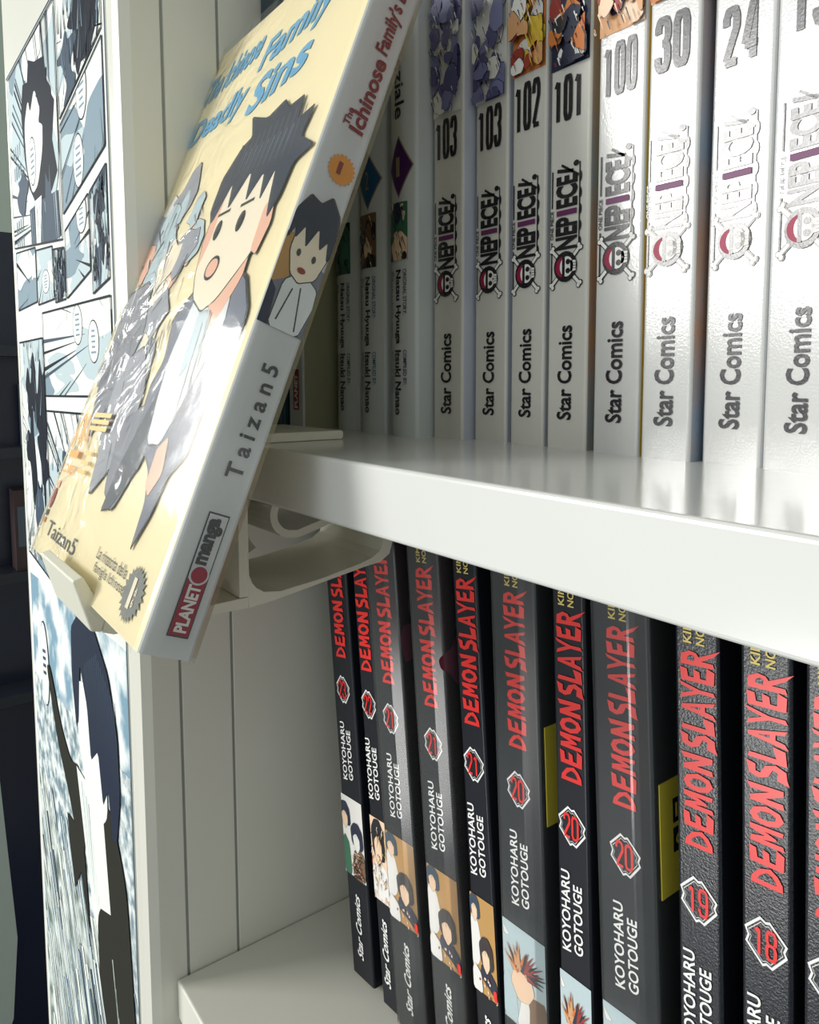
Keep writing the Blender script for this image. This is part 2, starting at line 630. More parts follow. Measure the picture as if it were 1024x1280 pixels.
POSTER_PANELS = [
    (grid(-25.9, -19.75, 3.9, 8.75, 3.3, 8.75), 1, 'mass'),
    (grid(-19.55, -15.85, 6.0, 8.75, 6.75, 8.75), 2, 'hatch'),
    (grid(-19.55, -15.85, 3.85, 5.85, 4.55, 6.6), 3, 'bubble'),
    (grid(-19.5, -17.3, 1.9, 3.45, 2.3, 3.9), 16, 'bubble'),
    (grid(-17.15, -15.85, 1.8, 3.9, 2.0, 4.2), 17, 'hatch'),
    (grid(-25.8, -23.0, 2.05, 3.75, 2.1, 3.55), 4, 'tone'),
    (grid(-22.85, -20.9, 2.0, 3.45, 2.0, 3.3), 5, 'bubble'),
    (grid(-20.75, -19.65, 1.9, 3.2, 1.9, 3.1), 6, 'hatch'),
    (grid(-22.4, -15.85, -0.45, 1.75, -0.35, 1.65), 7, 'bubble'),
    (grid(-25.9, -22.5, -5.3, 1.1, -5.6, 1.1), 8, 'hatch'),
    (grid(-22.4, -15.85, -5.6, -0.85, -5.2, -0.75), 9, 'hatch'),
]
for p, s, md in POSTER_PANELS:
    comic_panel(p, s, md)

# large lower picture: cloudy sky, town far below, rock face and a dark coat seen from behind
F = pface()
full = [(-25.95, -30), (-15.72, -30), (-15.72, -5.55), (-25.95, -6.0)]
F.poly([(-25.95, -9.6), (-15.72, -9.6), (-15.72, -5.55), (-25.95, -6.0)], SKY, 1)
F.poly([(-25.95, -30), (-15.72, -30), (-15.72, -8.3), (-25.95, -9.2)], CITY, 2)
rng = random.Random(5)
F.poly([(-25.95, -30), (-15.72, -30), (-15.72, -14), (-18, -13.0), (-20.5, -14.0), (-23, -13.6), (-25.95, -12.2)], ROCK, 3)
for k in range(330):
    x, z = rng.uniform(-25.9, -15.8), rng.uniform(-24, -11.6)
    l = rng.uniform(.8, 3.6)
    F.line((x, z), (x + l * .5, z - l), rng.uniform(.05, .26), rng.choice((GREY1, PW, GREY2, GREY3, PW)), 4 + k * .01, .01, win=[(-25.9, -30), (-15.74, -30), (-15.74, -12.2), (-25.9, -12.2)])
for a, z, rx, rz in ((-24.2, -8.4, .55, 1.25),):
    F.disc(a, z, rx * 1.06, rz * 1.04, GREY3, 6)
    F.disc(a, z, rx, rz, PW, 7)
    for q in range(4):
        F.line((a - .2, z + .35 - q * .22), (a + .22, z + .42 - q * .22), .1, GREY3, 8)
F.build('picture_panel', po)
F = pface()
W = [(-25.95, -30), (-15.72, -30), (-15.72, -5.3), (-25.95, -5.3)]
F.win = W
# raised sleeve on the left, trunk and flapping coat on the right, hair as a plain mass
tri_poly(F, [(-23.9, -8.35), (-23.45, -8.2), (-22.2, -9.6), (-21.2, -10.15), (-20.3, -9.9), (-19.6, -10.8), (-20.2, -12.6), (-20.9, -12.0), (-21.6, -11.2), (-22.8, -10.2)], COAT, 9)
F.poly([(-21.9, -11.9), (-20.9, -11.8), (-20.0, -12.2), (-19.7, -14.4), (-20.5, -12.9), (-21.3, -13.8)], COAT, 9.2)
F.poly([(-20.5, -10.0), (-17.5, -10.0), (-17.4, -12.4), (-18.4, -14.6), (-19.6, -12.6)], PW, 9.4)
for k in range(10):
    F.line((-20.0 + .22 * k, -10.2 - .1 * k), (-19.4 + .12 * k, -12.4 - .12 * k), .06, rng.choice((GREY1, GREY2, GREY3)), 9.5, .01)
tri_poly(F, [(-18.4, -10.0), (-17.2, -9.7), (-16.2, -11.0), (-15.95, -13.4), (-15.72, -15.6), (-15.72, -19.8), (-16.6, -18.9), (-17.6, -16.9), (-18.9, -15.0), (-18.9, -13.2), (-18.2, -12.4), (-18.5, -11.2)], COAT, 9.6)
for k in range(7):
    F.line((-17.6 + .18 * k, -13.5 - .6 * k), (-16.9 + .15 * k, -16.6 - .45 * k), .07, ROCK, 9.8, .01)
tri_poly(F, [(-20.2, -7.6), (-18.6, -7.2), (-17.6, -8.6), (-17.5, -10.0), (-18.4, -10.7), (-19.4, -10.3), (-20.1, -9.2)], PW, 9.9)
F.poly([(-19.4, -10.2), (-18.0, -9.9), (-17.6, -12.4), (-18.6, -12.8)], PW, 9.85)
HB = mat('print_blue_black', (32, 40, 62), 0.45, 0.3)
F.poly(soft([(-20.5, -6.3), (-19.6, -5.7), (-18.2, -5.75), (-17.1, -6.5), (-16.5, -7.7), (-16.45, -9.1), (-16.8, -10.2), (-17.15, -10.4), (-17.4, -9.3), (-17.9, -9.9), (-18.2, -8.7), (-18.9, -9.2), (-19.1, -7.9), (-19.7, -7.0), (-20.0, -8.6), (-20.3, -8.9), (-20.6, -7.6)], 1, .1), HB, 10)
for k in range(14):
    x = -19.2 + k * .19
    F.line((x, -6.3 - .1 * abs(k - 6)), (x + .35, -8.2 - .07 * k), .05, GREY3, 10.3, .01)
F.win = None
F.build('coat_silhouette', po)

# ------------------------------------------------------------------ book builder
BH = 10.3       # tankobon height
BW = 6.75       # and width


def cover_mesh(T, W, H, spine_m, right_m, left_m, bulge=0.0, r=0.05, th=0.03):
    xs = []
    N = 12
    out = [(0, W)]
    inn = [(th, W)]
    out.append((0, bulge + r)); inn.append((th, bulge + r + .02))
    def spine_y(x):
        return bulge * (2 * x / T - 1) ** 2
    prof = [(r * (1 - math.sin(a)), r * (1 - math.cos(a))) for a in (1.2, .75, .35)]
    pts = [(a, spine_y(a) + c) for a, c in prof]
    pts += [(r + (T - 2 * r) * k / N, spine_y(r + (T - 2 * r) * k / N)) for k in range(N + 1)]
    pts += [(T - a, spine_y(a) + c) for a, c in prof[::-1]]
    for x, y in pts:
        out.append((x, y))
        inn.append((min(max(x, th), T - th), y + th))
    out.append((T, bulge + r)); inn.append((T - th, bulge + r + .02))
    out.append((T, W)); inn.append((T - th, W))
    b = MB()
    n = len(out)
    b.ribbon(out, inn, 'z', 0, H, spine_m)
    # board faces: outer quad index per segment is 4*k
    iL, iR = b.idx(left_m), b.idx(right_m)
    b.mi[0] = iL
    b.mi[4 * (n - 2)] = iR
    b.mi[4 * (n - 3)] = iR
    return b


def spine_face(T, bulge=0.0, d=0.0):
    F = Face(lambda x, z, L: (x, bulge * (2 * x / T - 1) ** 2 - 0.006 - EPS * L - d, z))
    if bulge:
        F.strips = (0, T, 12)
    return F


def book_base(name, label, loc, T, spine_m, right_m, left_m, rot=(0, 0, 0), group=None, H=BH, W=BW, bulge=0.0, pages=PAPER):
    t = thing(name, label, 'book', loc, rot, group)
    cover_mesh(T, W, H, spine_m, right_m, left_m, bulge).build('cover', t)
    b = MB()
    b.box(.035, T - .035, bulge + .09, W - .06, .04, H - .04, pages)
    b.build('page_block', t)
    return t


# ------------------------------------------------------------------ white numbered volumes on the upper shelf
W_SP = mat('spine_white', (212, 210, 202), 0.3, 0.5, bump=(900, 0.03))
W_SPG = mat('spine_white_glossy', (214, 214, 212), 0.16, 1.0, bump=(2000, 0.05), coat=0.85)
W_EDGE = mat('cover_pale', (206, 210, 214), 0.3, 0.5)
PURP = mat('ink_purple', (104, 44, 92), 0.45, 0.4)
CRIM = mat('ink_crimson', (150, 24, 66), 0.45, 0.4)
LAV = mat('print_lavender', (120, 122, 166), 0.4, 0.4)
LAV2 = mat('print_violet', (84, 84, 128), 0.4, 0.4)
SKIN = mat('print_skin', (238, 206, 176), 0.45, 0.4)
SKIN2 = mat('print_tan', (214, 160, 112), 0.45, 0.4)
ORNG = mat('print_orange', (206, 120, 58), 0.45, 0.4)
RUST = mat('print_rust', (150, 54, 46), 0.45, 0.4)
NAVY = mat('print_navy', (38, 44, 66), 0.4, 0.4)
YEL = mat('print_yellow', (224, 190, 66), 0.4, 0.4)
GOLD = mat('print_gold', (196, 164, 62), 0.4, 0.4)
GRN = mat('print_green', (58, 108, 84), 0.45, 0.4)
TAN = mat('print_ochre', (190, 146, 86), 0.45, 0.4)
PALE = mat('print_white', (232, 230, 226), 0.45, 0.4)
BLUEP = mat('cover_steel_blue', (150, 166, 186), 0.3, 0.5, var=(24, (196, 150, 120), 0.12))
LILAC = mat('cover_lilac', (196, 200, 214), 0.3, 0.5)
YELC = mat('cover_yellow', (226, 196, 84), 0.35, 0.5)


def skull_logo(F, ox=0.0):
    x = lambda a: a + ox
    # thin rule on the left, broken by small lettering
    F.line((x(.03), 2.36), (x(.03), 2.94), .022, INK, 2)
    F.line((x(.03), 3.42), (x(.03), 3.93), .022, INK, 2)
    F.text('ONE PIECE', x(.0), x(.06), 2.98, 3.38, 'ccw', INK, 0.02)
    # big condensed letters; the first letter is the skull disc
    F.text('NEP', x(.10), x(.50), 2.82, 3.27, 'ccw', INK, 0.045)
    F.line((x(.12), 3.33), (x(.49), 3.33), .075, PURP, 3)
    F.text('ECE', x(.10), x(.50), 3.40, 3.84, 'ccw', INK, 0.045)
    # bones
    for sx, sz in ((-1, -1), (1, -1), (-1, 1), (1, 1)):
        p, q = (x(.30), 2.58), (x(.30) + sx * .25, 2.58 + sz * .24)
        F.line(p, q, .075, INK, 2)
        F.line(p, q, .045, PALE, 3)
        for dx, dz in ((.035, 0), (0, .035)):
            F.disc(q[0] + sx * dx - .01 * sx, q[1] + sz * dz, .042, .042, INK, 2)
            F.disc(q[0] + sx * dx - .01 * sx, q[1] + sz * dz, .028, .028, PALE, 3.2)
    # disc, band, skull
    F.disc(x(.30), 2.58, .215, .215, INK, 4)
    F.disc(x(.29), 2.58, .17, .15, CRIM, 5, 14, None, math.pi / 2, 3 * math.pi / 2)
    F.disc(x(.33), 2.58, .125, .14, PALE, 6)
    F.poly([(x(.40), 2.50), (x(.50), 2.51), (x(.50), 2.65), (x(.40), 2.66)], PALE, 6)
    F.line((x(.275), 2.43), (x(.275), 2.73), .05, INK, 6.5)
    for s in (-1, 1):
        F.disc(x(.36), 2.58 + .062 * s, .042, .038, INK, 7)
    F.disc(x(.425), 2.58, .014, .014, INK, 7)
    for k in range(3):
        F.line((x(.455), 2.545 + .035 * k), (x(.50), 2.545 + .035 * k), .008, INK, 7)
    # rope on the right and the anchor at the top
    F.line((x(.535), 2.8), (x(.535), 3.98), .02, INK, 2)
    for k in range(5):
        F.disc(x(.54), 2.9 + k * .22, .035, .075, INK, 2.2, 10, None, -math.pi / 2, math.pi / 2)
    F.line((x(.12), 3.92), (x(.42), 3.88), .05, INK, 2.4)
    F.line((x(.20), 3.99), (x(.52), 3.80), .035, INK, 2.4)
    F.disc(x(.47), 3.97, .05, .04, INK, 2.5)


def numbered_volume(num, label, x, y, T, yaw, right_m, base, pal, seed, glossy, top=5.36, nz=(4.62, 5.28)):
    sm = W_SPG if glossy else W_SP
    t = book_base('manga_volume', label, V(x, y, -1.0), T, sm, right_m, right_m, (0, 0, math.radians(yaw)), 'white numbered volumes on the upper shelf')
    o = (T - .62) / 2 - .02
    F = spine_face(T)
    patches(F, .0 + .015, T - .03, top, 8.3, base, pal, 26, seed, .42)
    F.build('spine_picture', t)
    F = spine_face(T)
    w = .56 if len(num) == 3 else .5
    F.digits(num, .3 + o - w / 2, .3 + o + w / 2, nz[0], nz[1], INK, 2, .41)
    F.build('volume_number', t)
    F = spine_face(T)
    skull_logo(F, o)
    F.build('title_logo', t)
    F = spine_face(T)
    F.text('Star Comics', .17 + o, .44 + o, .42, 1.76, 'ccw', INK, 0.025)
    F.build('publisher_name', t)
    return t


numbered_volume('103', 'white volume numbered 103 with violet picture, leftmost of the numbered row', -10.24, 7.97, .74, 2, LILAC, PALE, [LAV, LAV2, LAV, PALE, LAV2], 11, False, 5.30, (4.60, 5.24))
numbered_volume('103', 'second white volume numbered 103, between the other 103 and the 102', -9.43, 8.2, .74, 1, LILAC, PALE, [LAV, LAV2, LAV, LAV2, PALE], 12, False, 5.34, (4.60, 5.26))
numbered_volume('102', 'white volume numbered 102 with orange and red spine picture', -8.58, 8.2, .72, -1, W_EDGE, ORNG, [RUST, YEL, SKIN2, RUST, PALE], 13, False, 5.50, (4.68, 5.38))
numbered_volume('101', 'white volume numbered 101 with dark navy and rust spine picture', -7.72, 8.12, .74, 0, BLUEP, NAVY, [NAVY, RUST, INK, ORNG, PALE], 14, False, 5.30, (4.58, 5.20))
numbered_volume('100', 'glossy white volume numbered 100 with a yellow cover edge', -6.82, 8.08, .76, 0, YELC, SKIN2, [SKIN, SKIN, RUST, NAVY, SKIN2], 15, True, 5.45, (4.66, 5.33))
numbered_volume('30', 'glossy white volume numbered 30 standing between 100 and 24', -5.95, 7.98, .70, 2, BLUEP, SKIN2, [SKIN, RUST, ORNG, SKIN, SKIN2], 16, True, 5.52, (4.68, 5.33))
numbered_volume('24', 'glossy white volume numbered 24 standing between 30 and the volume at the photo edge', -5.2, 8.17, .79, -4, W_EDGE, RUST, [ORNG, RUST, SKIN, RUST], 17, True, 5.42, (4.54, 5.2))
numbered_volume('19', 'glossy white volume numbered 19, cut by the right photo edge, rightmost on the upper shelf', -4.38, 8.07, .86, -8, W_EDGE, RUST, [ORNG, RUST, SKIN, RUST], 18, True, 5.42, (4.58, 5.25))

# ------------------------------------------------------------------ three grey rounded-spine volumes beside them
K_SP = mat('spine_pearl', (206, 211, 211), 0.24, 0.6)
VIO = mat('badge_violet', (66, 28, 84), 0.4, 0.4)
BLU = mat('badge_blue', (36, 84, 124), 0.4, 0.4)
TEA = mat('badge_teal', (36, 96, 100), 0.4, 0.4)
BEIGE = mat('badge_rim', (150, 128, 104), 0.4, 0.4)
BRN = mat('print_brown', (120, 92, 66), 0.45, 0.4)


def rounded_volume(label, x, y, T, badge, num, ink2, pal, seed, yaw):
    t = book_base('manga_volume', label, V(x, y, -1.0), T, K_SP, K_SP, K_SP, (0, 0, math.radians(yaw)), 'pearl volumes with rounded spines', bulge=0.10)
    s = T / .72
    F = spine_face(T, .10)
    F.text('Il monologo della Speziale', .18 * s, .50 * s, 5.35, 9.9, 'cw', INK, 0.015)
    F.build('title', t)
    F = spine_face(T, .10)
    dz = 4.56
    F.poly([(.36 * s, dz - .52), (.68 * s, dz), (.36 * s, dz + .52), (.04 * s, dz)], BEIGE, 1)
    F.poly([(.36 * s, dz - .48), (.655 * s, dz), (.36 * s, dz + .48), (.065 * s, dz)], badge, 2)
    F.text(num, .30 * s, .40 * s, dz - .16, dz + .16, 'u', BEIGE, 0.0, 4)
    F.build('volume_badge', t)
    F = spine_face(T, .10)
    patches(F, .06 * s, .56 * s, 3.02, 3.98, pal[0], pal, 9, seed, .5, False)
    F.build('spine_picture', t)
    F = spine_face(T, .10)
    F.text('ORIGINAL STORY:', .46 * s, .54 * s, 2.1, 2.86, 'cw', ink2, 0.01)
    F.text('Natsu Hyuuga', .23 * s, .41 * s, 1.6, 2.86, 'cw', INK, 0.03)
    F.text('ART:', .15 * s, .20 * s, 2.68, 2.86, 'cw', ink2, 0.01)
    F.text('Nekokurage', .06 * s, .14 * s, 1.72, 2.84, 'cw', INK, 0.0)
    F.text('COMPILED BY:', .46 * s, .54 * s, .9, 1.5, 'cw', ink2, 0.01)
    F.text('Itsuki Nanao', .23 * s, .41 * s, .38, 1.5, 'cw', INK, 0.03)
    F.text('CHARACTER DESIGN:', .15 * s, .20 * s, .78, 1.5, 'cw', ink2, 0.0)
    F.text('Touco Shino', .06 * s, .13 * s, .75, 1.5, 'cw', INK, 0.0)
    F.build('author_names', t)


rounded_volume('pearl volume with violet diamond badge 1, beside the numbered white row', -11.02, 7.55, .72, VIO, '1', VIO, [GRN, NAVY, INK, GRN, SKIN], 21, 2)
rounded_volume('pearl volume with blue diamond badge, middle of the three pearl ones', -12.12, 7.62, .78, BLU, '2', BLU, [BRN, INK, NAVY, BRN, SKIN], 22, 2)
rounded_volume('pearl volume half hidden by the leaning display book, leftmost of the pearl ones', -13.17, 7.72, .78, TEA, '3', NAVY, [GRN, INK, INK, GRN, GREY3], 23, 2)

# yellowish and teal volumes at the far left end
CRM = mat('cover_olive_cream', (160, 160, 130), 0.3, 0.5)
t = book_base('manga_volume', 'cream volume with small maroon publisher box, left of the pearl volumes', V(-14.1, 7.2, -1.0), .62, K_SP, CRM, CRM)
MAROON = mat('logo_maroon', (156, 34, 62), 0.4, 0.4)
F = spine_face(.62)
F.poly([(.22, .38), (.46, .38), (.46, 1.2), (.22, 1.2)], MAROON, 1)
F.text('PLANET', .27, .41, .42, 1.1, 'ccw', PALE, 0.03)
F.build('publisher_box', t)
TEAL = mat('cover_teal', (34, 74, 88), 0.35, 0.5, var=(60, (22, 44, 56), 0.1))
t = book_base('manga_volume', 'dark teal volume against the side panel behind the display book', V(-14.9, 7.1, -1.0), .72, TEAL, TEAL, TEAL)
F = spine_face(.72)
F.text('D', .2, .5, 8.75, 9.1, 'ccw', NAVY, 0.02)
F.build('title', t)

# ------------------------------------------------------------------ black volumes on the lower shelf
BRUSH = {
    'D': ([(-.05, .0), (.06, 1.0), (.42, .96), (.86, .72), (1.0, .38), (.72, .16), (.34, .02)], [(.24, .2), (.30, .78), (.52, .7), (.74, .5), (.64, .34), (.42, .24)]),
    'E': ([(-.05, -.02), (.1, 1.0), (.95, 1.04), (.85, .82), (.36, .78), (.34, .6), (.86, .62), (.72, .42), (.30, .40), (.26, .22), (1.02, .2), (.8, -.04)], None),
    'M': ([(-.05, -.04), (.12, 1.0), (.42, .98), (.52, .55), (.76, 1.0), (1.04, 1.02), (.92, -.02), (.68, .02), (.74, .55), (.50, .2), (.38, .2), (.30, .6), (.22, .0)], None),
    'O': ([(.5, 1.02), (.85, .9), (1.02, .5), (.8, .1), (.42, -.03), (.1, .14), (-.02, .5), (.16, .9)], [(.52, .78), (.7, .66), (.72, .42), (.56, .22), (.38, .24), (.28, .46), (.34, .7)]),
    'N': ([(-.05, -.04), (.12, 1.0), (.40, 1.0), (.72, .42), (.74, 1.0), (1.06, 1.1), (.94, -.02), (.66, -.02), (.34, .52), (.26, .0)], None),
    'S': ([(-.10, -.10), (.10, .22), (.56, .2), (.66, .34), (.2, .46), (.02, .72), (.22, .98), (1.0, 1.06), (.82, .8), (.42, .8), (.36, .68), (.84, .54), (1.0, .26), (.72, -.02), (.3, -.04)], None),
    'L': ([(-.05, -.04), (.14, 1.02), (.44, .98), (.32, .24), (1.02, .34), (.84, .0)], None),
    'A': ([(-.12, -.08), (.40, 1.0), (.66, 1.0), (1.0, -.06), (.74, .02), (.66, .26), (.36, .26), (.22, .02)], [(.42, .42), (.52, .74), (.60, .42)]),
    'Y': ([(.30, -.06), (.40, .42), (-.02, 1.04), (.28, 1.0), (.54, .62), (.82, 1.0), (1.1, 1.08), (.64, .42), (.58, .0)], None),
    'R': ([(-.05, -.04), (.08, 1.02), (.74, 1.0), (.98, .74), (.84, .52), (.60, .44), (1.14, -.22), (.72, -.02), (.34, .36), (.26, .0)], [(.32, .60), (.36, .8), (.62, .78), (.7, .68), (.58, .58)]),
}


def brush_word(F, word, x0, x1, z0, z1, mt, hole, adv=None):
    """jagged brush lettering reading upwards"""
    n = len(word)
    for k, ch in enumerate(word):
        o, h = BRUSH[ch]
        za = z0 + (z1 - z0) * k / n
        zb = za + (z1 - z0) / n * .93
        mp = lambda p: (x1 - p[1] * (x1 - x0), za + p[0] * (zb - za) - (p[1] - .5) * .05)
        F.mb.add([F.fn(*mp(p), 2) for p in o], [tuple(range(len(o)))], mt)
        if h:
            F.mb.add([F.fn(*mp(p), 3) for p in h], [tuple(range(len(h)))], hole)


PLQ = [(-.26, .07), (-.07, .25), (0, .22), (.05, .24), (.26, .07), (.23, 0), (.26, -.05), (.08, -.26), (.01, -.24), (-.04, -.27), (-.25, -.09), (-.22, -.01)]
PURC = mat('cover_black_plum', (46, 20, 34), 0.35, 0.5, var=(30, (16, 16, 22), 0.08))
STK = mat('sticker_yellow', (222, 204, 70), 0.4, 0.4)

HAIRC = mat('print_brown_black', (58, 50, 50), 0.45, 0.4)


def busts(F, T, z0, z1, kind, seed):
    """plain generic printed picture: robes, hair masses and blank pale ovals"""
    rng = random.Random(seed)
    X = lambda a: .008 + a * (T - .016)
    Z = lambda c: z0 + c * (z1 - z0)
    F.win = [(X(0), Z(0)), (X(1), Z(0)), (X(1), Z(1)), (X(0), Z(1))]
    P = lambda L: [(X(a), Z(c)) for a, c in L]
    g = lambda L, mt, l: (F.poly(soft([(X(a) - .006, Z(c) - .006) for a, c in L], 1, .14), INK, l - .2), F.poly(soft(P(L), 1, .14), mt, l))
    base = {'a': PALE, 'b': SKIN, 'c': TAN, 'd': GREY1, 'e': GREY1}[kind]
    F.poly(P([(0, 0), (1, 0), (1, 1), (0, 1)]), base, 1)

    def head(a, c, r, hair, l, skin=None):
        g([(a - r, c - .02), (a - r * 1.1, c + r * .5), (a - r * .5, c + r * .82), (a + r * .3, c + r * .85), (a + r, c + r * .5), (a + r * 1.1, c - .05), (a + r * .8, c - r * .4), (a - r * .7, c - r * .3)], hair, l)
        g([(a - r * .7, c + r * .15), (a - r * .1, c + r * .35), (a + r * .5, c + r * .12), (a + r * .5, c - r * .3), (a, c - r * .62), (a - r * .55, c - r * .35)], skin or SKIN, l + .4)
        for k in range(4):
            x = a - r * .6 + k * r * .4
            F.line((X(x), Z(c + r * .5)), (X(x + .03), Z(c + r * .1)), .02, hair, l + .6, .004)

    if kind == 'c':
        g([(0, .2), (.3, .3), (.42, .52), (.3, .74), (0, .8)], PALE, 2)
        head(.2, .84, .2, GREY3, 3, SKIN)
        g([(.3, .18), (.7, .1), (1.0, .02), (1.0, .2), (.7, .3), (.4, .32)], NAVY, 4)
        g([(0, 0), (.4, .0), (.36, .2), (.1, .28), (0, .2)], PALE, 4.2)
        head(.62, .4, .26, HAIRC, 5, SKIN)
        for k in range(14):
            F.disc(X(rng.uniform(.3, 1)), Z(rng.uniform(0, .2)), .02, .025, rng.choice((SKIN, PALE, RUST)), 6 + k * .05, 8)
        F.disc(X(.95), Z(.08), .06, .1, RED, 7, 9)
    elif kind == 'a':
        g([(0, 0), (.35, 0), (.3, .4), (.1, .5), (0, .45)], GRN, 2)
        head(.16, .72, .24, NAVY, 3)
        g([(.4, 0), (1, 0), (1, .35), (.75, .42), (.5, .34)], BRN, 4)
        head(.7, .5, .26, NAVY, 5, PALE)
        for k in range(30):
            F.line((X(rng.uniform(.35, 1)), Z(rng.uniform(0, .34))), (X(rng.uniform(.35, 1)), Z(rng.uniform(0, .34))), .012, rng.choice((SKIN, PALE, INK, RUST)), 6)
    elif kind == 'b':
        g([(0, 0), (1, 0), (1, .4), (.5, .5), (0, .4)], PALE, 2)
        head(.5, .66, .4, INK, 3, SKIN)
        for k in range(60):
            a, c = rng.uniform(0, 1), rng.uniform(0, .95)
            F.line((X(a), Z(c)), (X(a + rng.uniform(-.2, .2)), Z(c - rng.uniform(.03, .14))), .02, rng.choice((INK, PALE, RUST, SKIN2, YEL)), 5 + k * .02, .004)
    else:
        g([(0, .95), (.18, .86), (.05, .84)], PALE, 2)
        g([(0, 0), (.35, .02), (.3, .34), (.12, .5), (0, .45)], GREY1, 2)
        g([(.35, 0), (1, 0), (1, .42), (.7, .4), (.45, .3)], BRN, 2.4)
        g([(.3, .0), (.6, .0), (.62, .3), (.45, .36)], PALE, 2.8)
        g([(.18, .42), (.3, .64), (.62, .62), (.75, .44), (.6, .3), (.36, .27)], SKIN, 3.4)
        for k in range(46):
            a0 = rng.uniform(.2, 2.9)
            cx, cc = .46, .52
            r0, r1 = rng.uniform(.08, .2), rng.uniform(.3, .62)
            F.line((X(cx + r0 * math.cos(a0)), Z(cc + .7 * r0 * math.sin(a0))), (X(cx + r1 * math.cos(a0 - .25)), Z(cc + .62 * r1 * math.sin(a0 - .25))), .07, rng.choice((RUST, NAVY, RUST, INK, ORNG, SKIN2)), 4 + k * .04, .006)
    F.win = None


BLACK_VOLS = [
    # num, label, x, y, T, lean, wrapped, palette
    ('23', 'black volume numbered 23, at the left end of the lower row', -12.93, 7.9, .82, .114, 0, 'a'),
    ('22', 'black volume numbered 22, second in the lower row', -11.86, 7.94, .56, .118, 0, 'b'),
    ('21', 'shrink-wrapped volume numbered 21 touching the 22, under the display stand', -11.26, 7.90, .95, .112, 1, 'c'),
    ('21', 'shrink-wrapped volume numbered 21 between another wrapped 21 and the unwrapped 21', -10.0, 7.92, .88, .100, 1, 'c'),
    ('21', 'unwrapped matte black volume numbered 21', -8.97, 8.04, .62, .090, 0, 'c'),
    ('20', 'shrink-wrapped volume numbered 20 standing right of the unwrapped 21', -8.29, 8.06, .97, .058, 1, 'd'),
    ('20', 'unwrapped black volume numbered 20, between the two wrapped 20 volumes', -6.99, 7.99, .61, .049, 0, 'd'),
    ('20', 'shrink-wrapped volume numbered 20 standing left of the 19', -6.18, 8.05, .95, .062, 1, 'd'),
    ('19', 'glossy black volume numbered 19 on the lower shelf', -4.98, 8.06, .61, .048, 2, 'e'),
    ('18', 'glossy black volume numbered 18 on the lower shelf', -4.13, 8.04, .61, .043, 2, 'e'),
    ('17', 'black volume cut by the right photo edge, rightmost on the lower shelf', -3.44, 8.04, .62, .036, 2, 'e'),
]
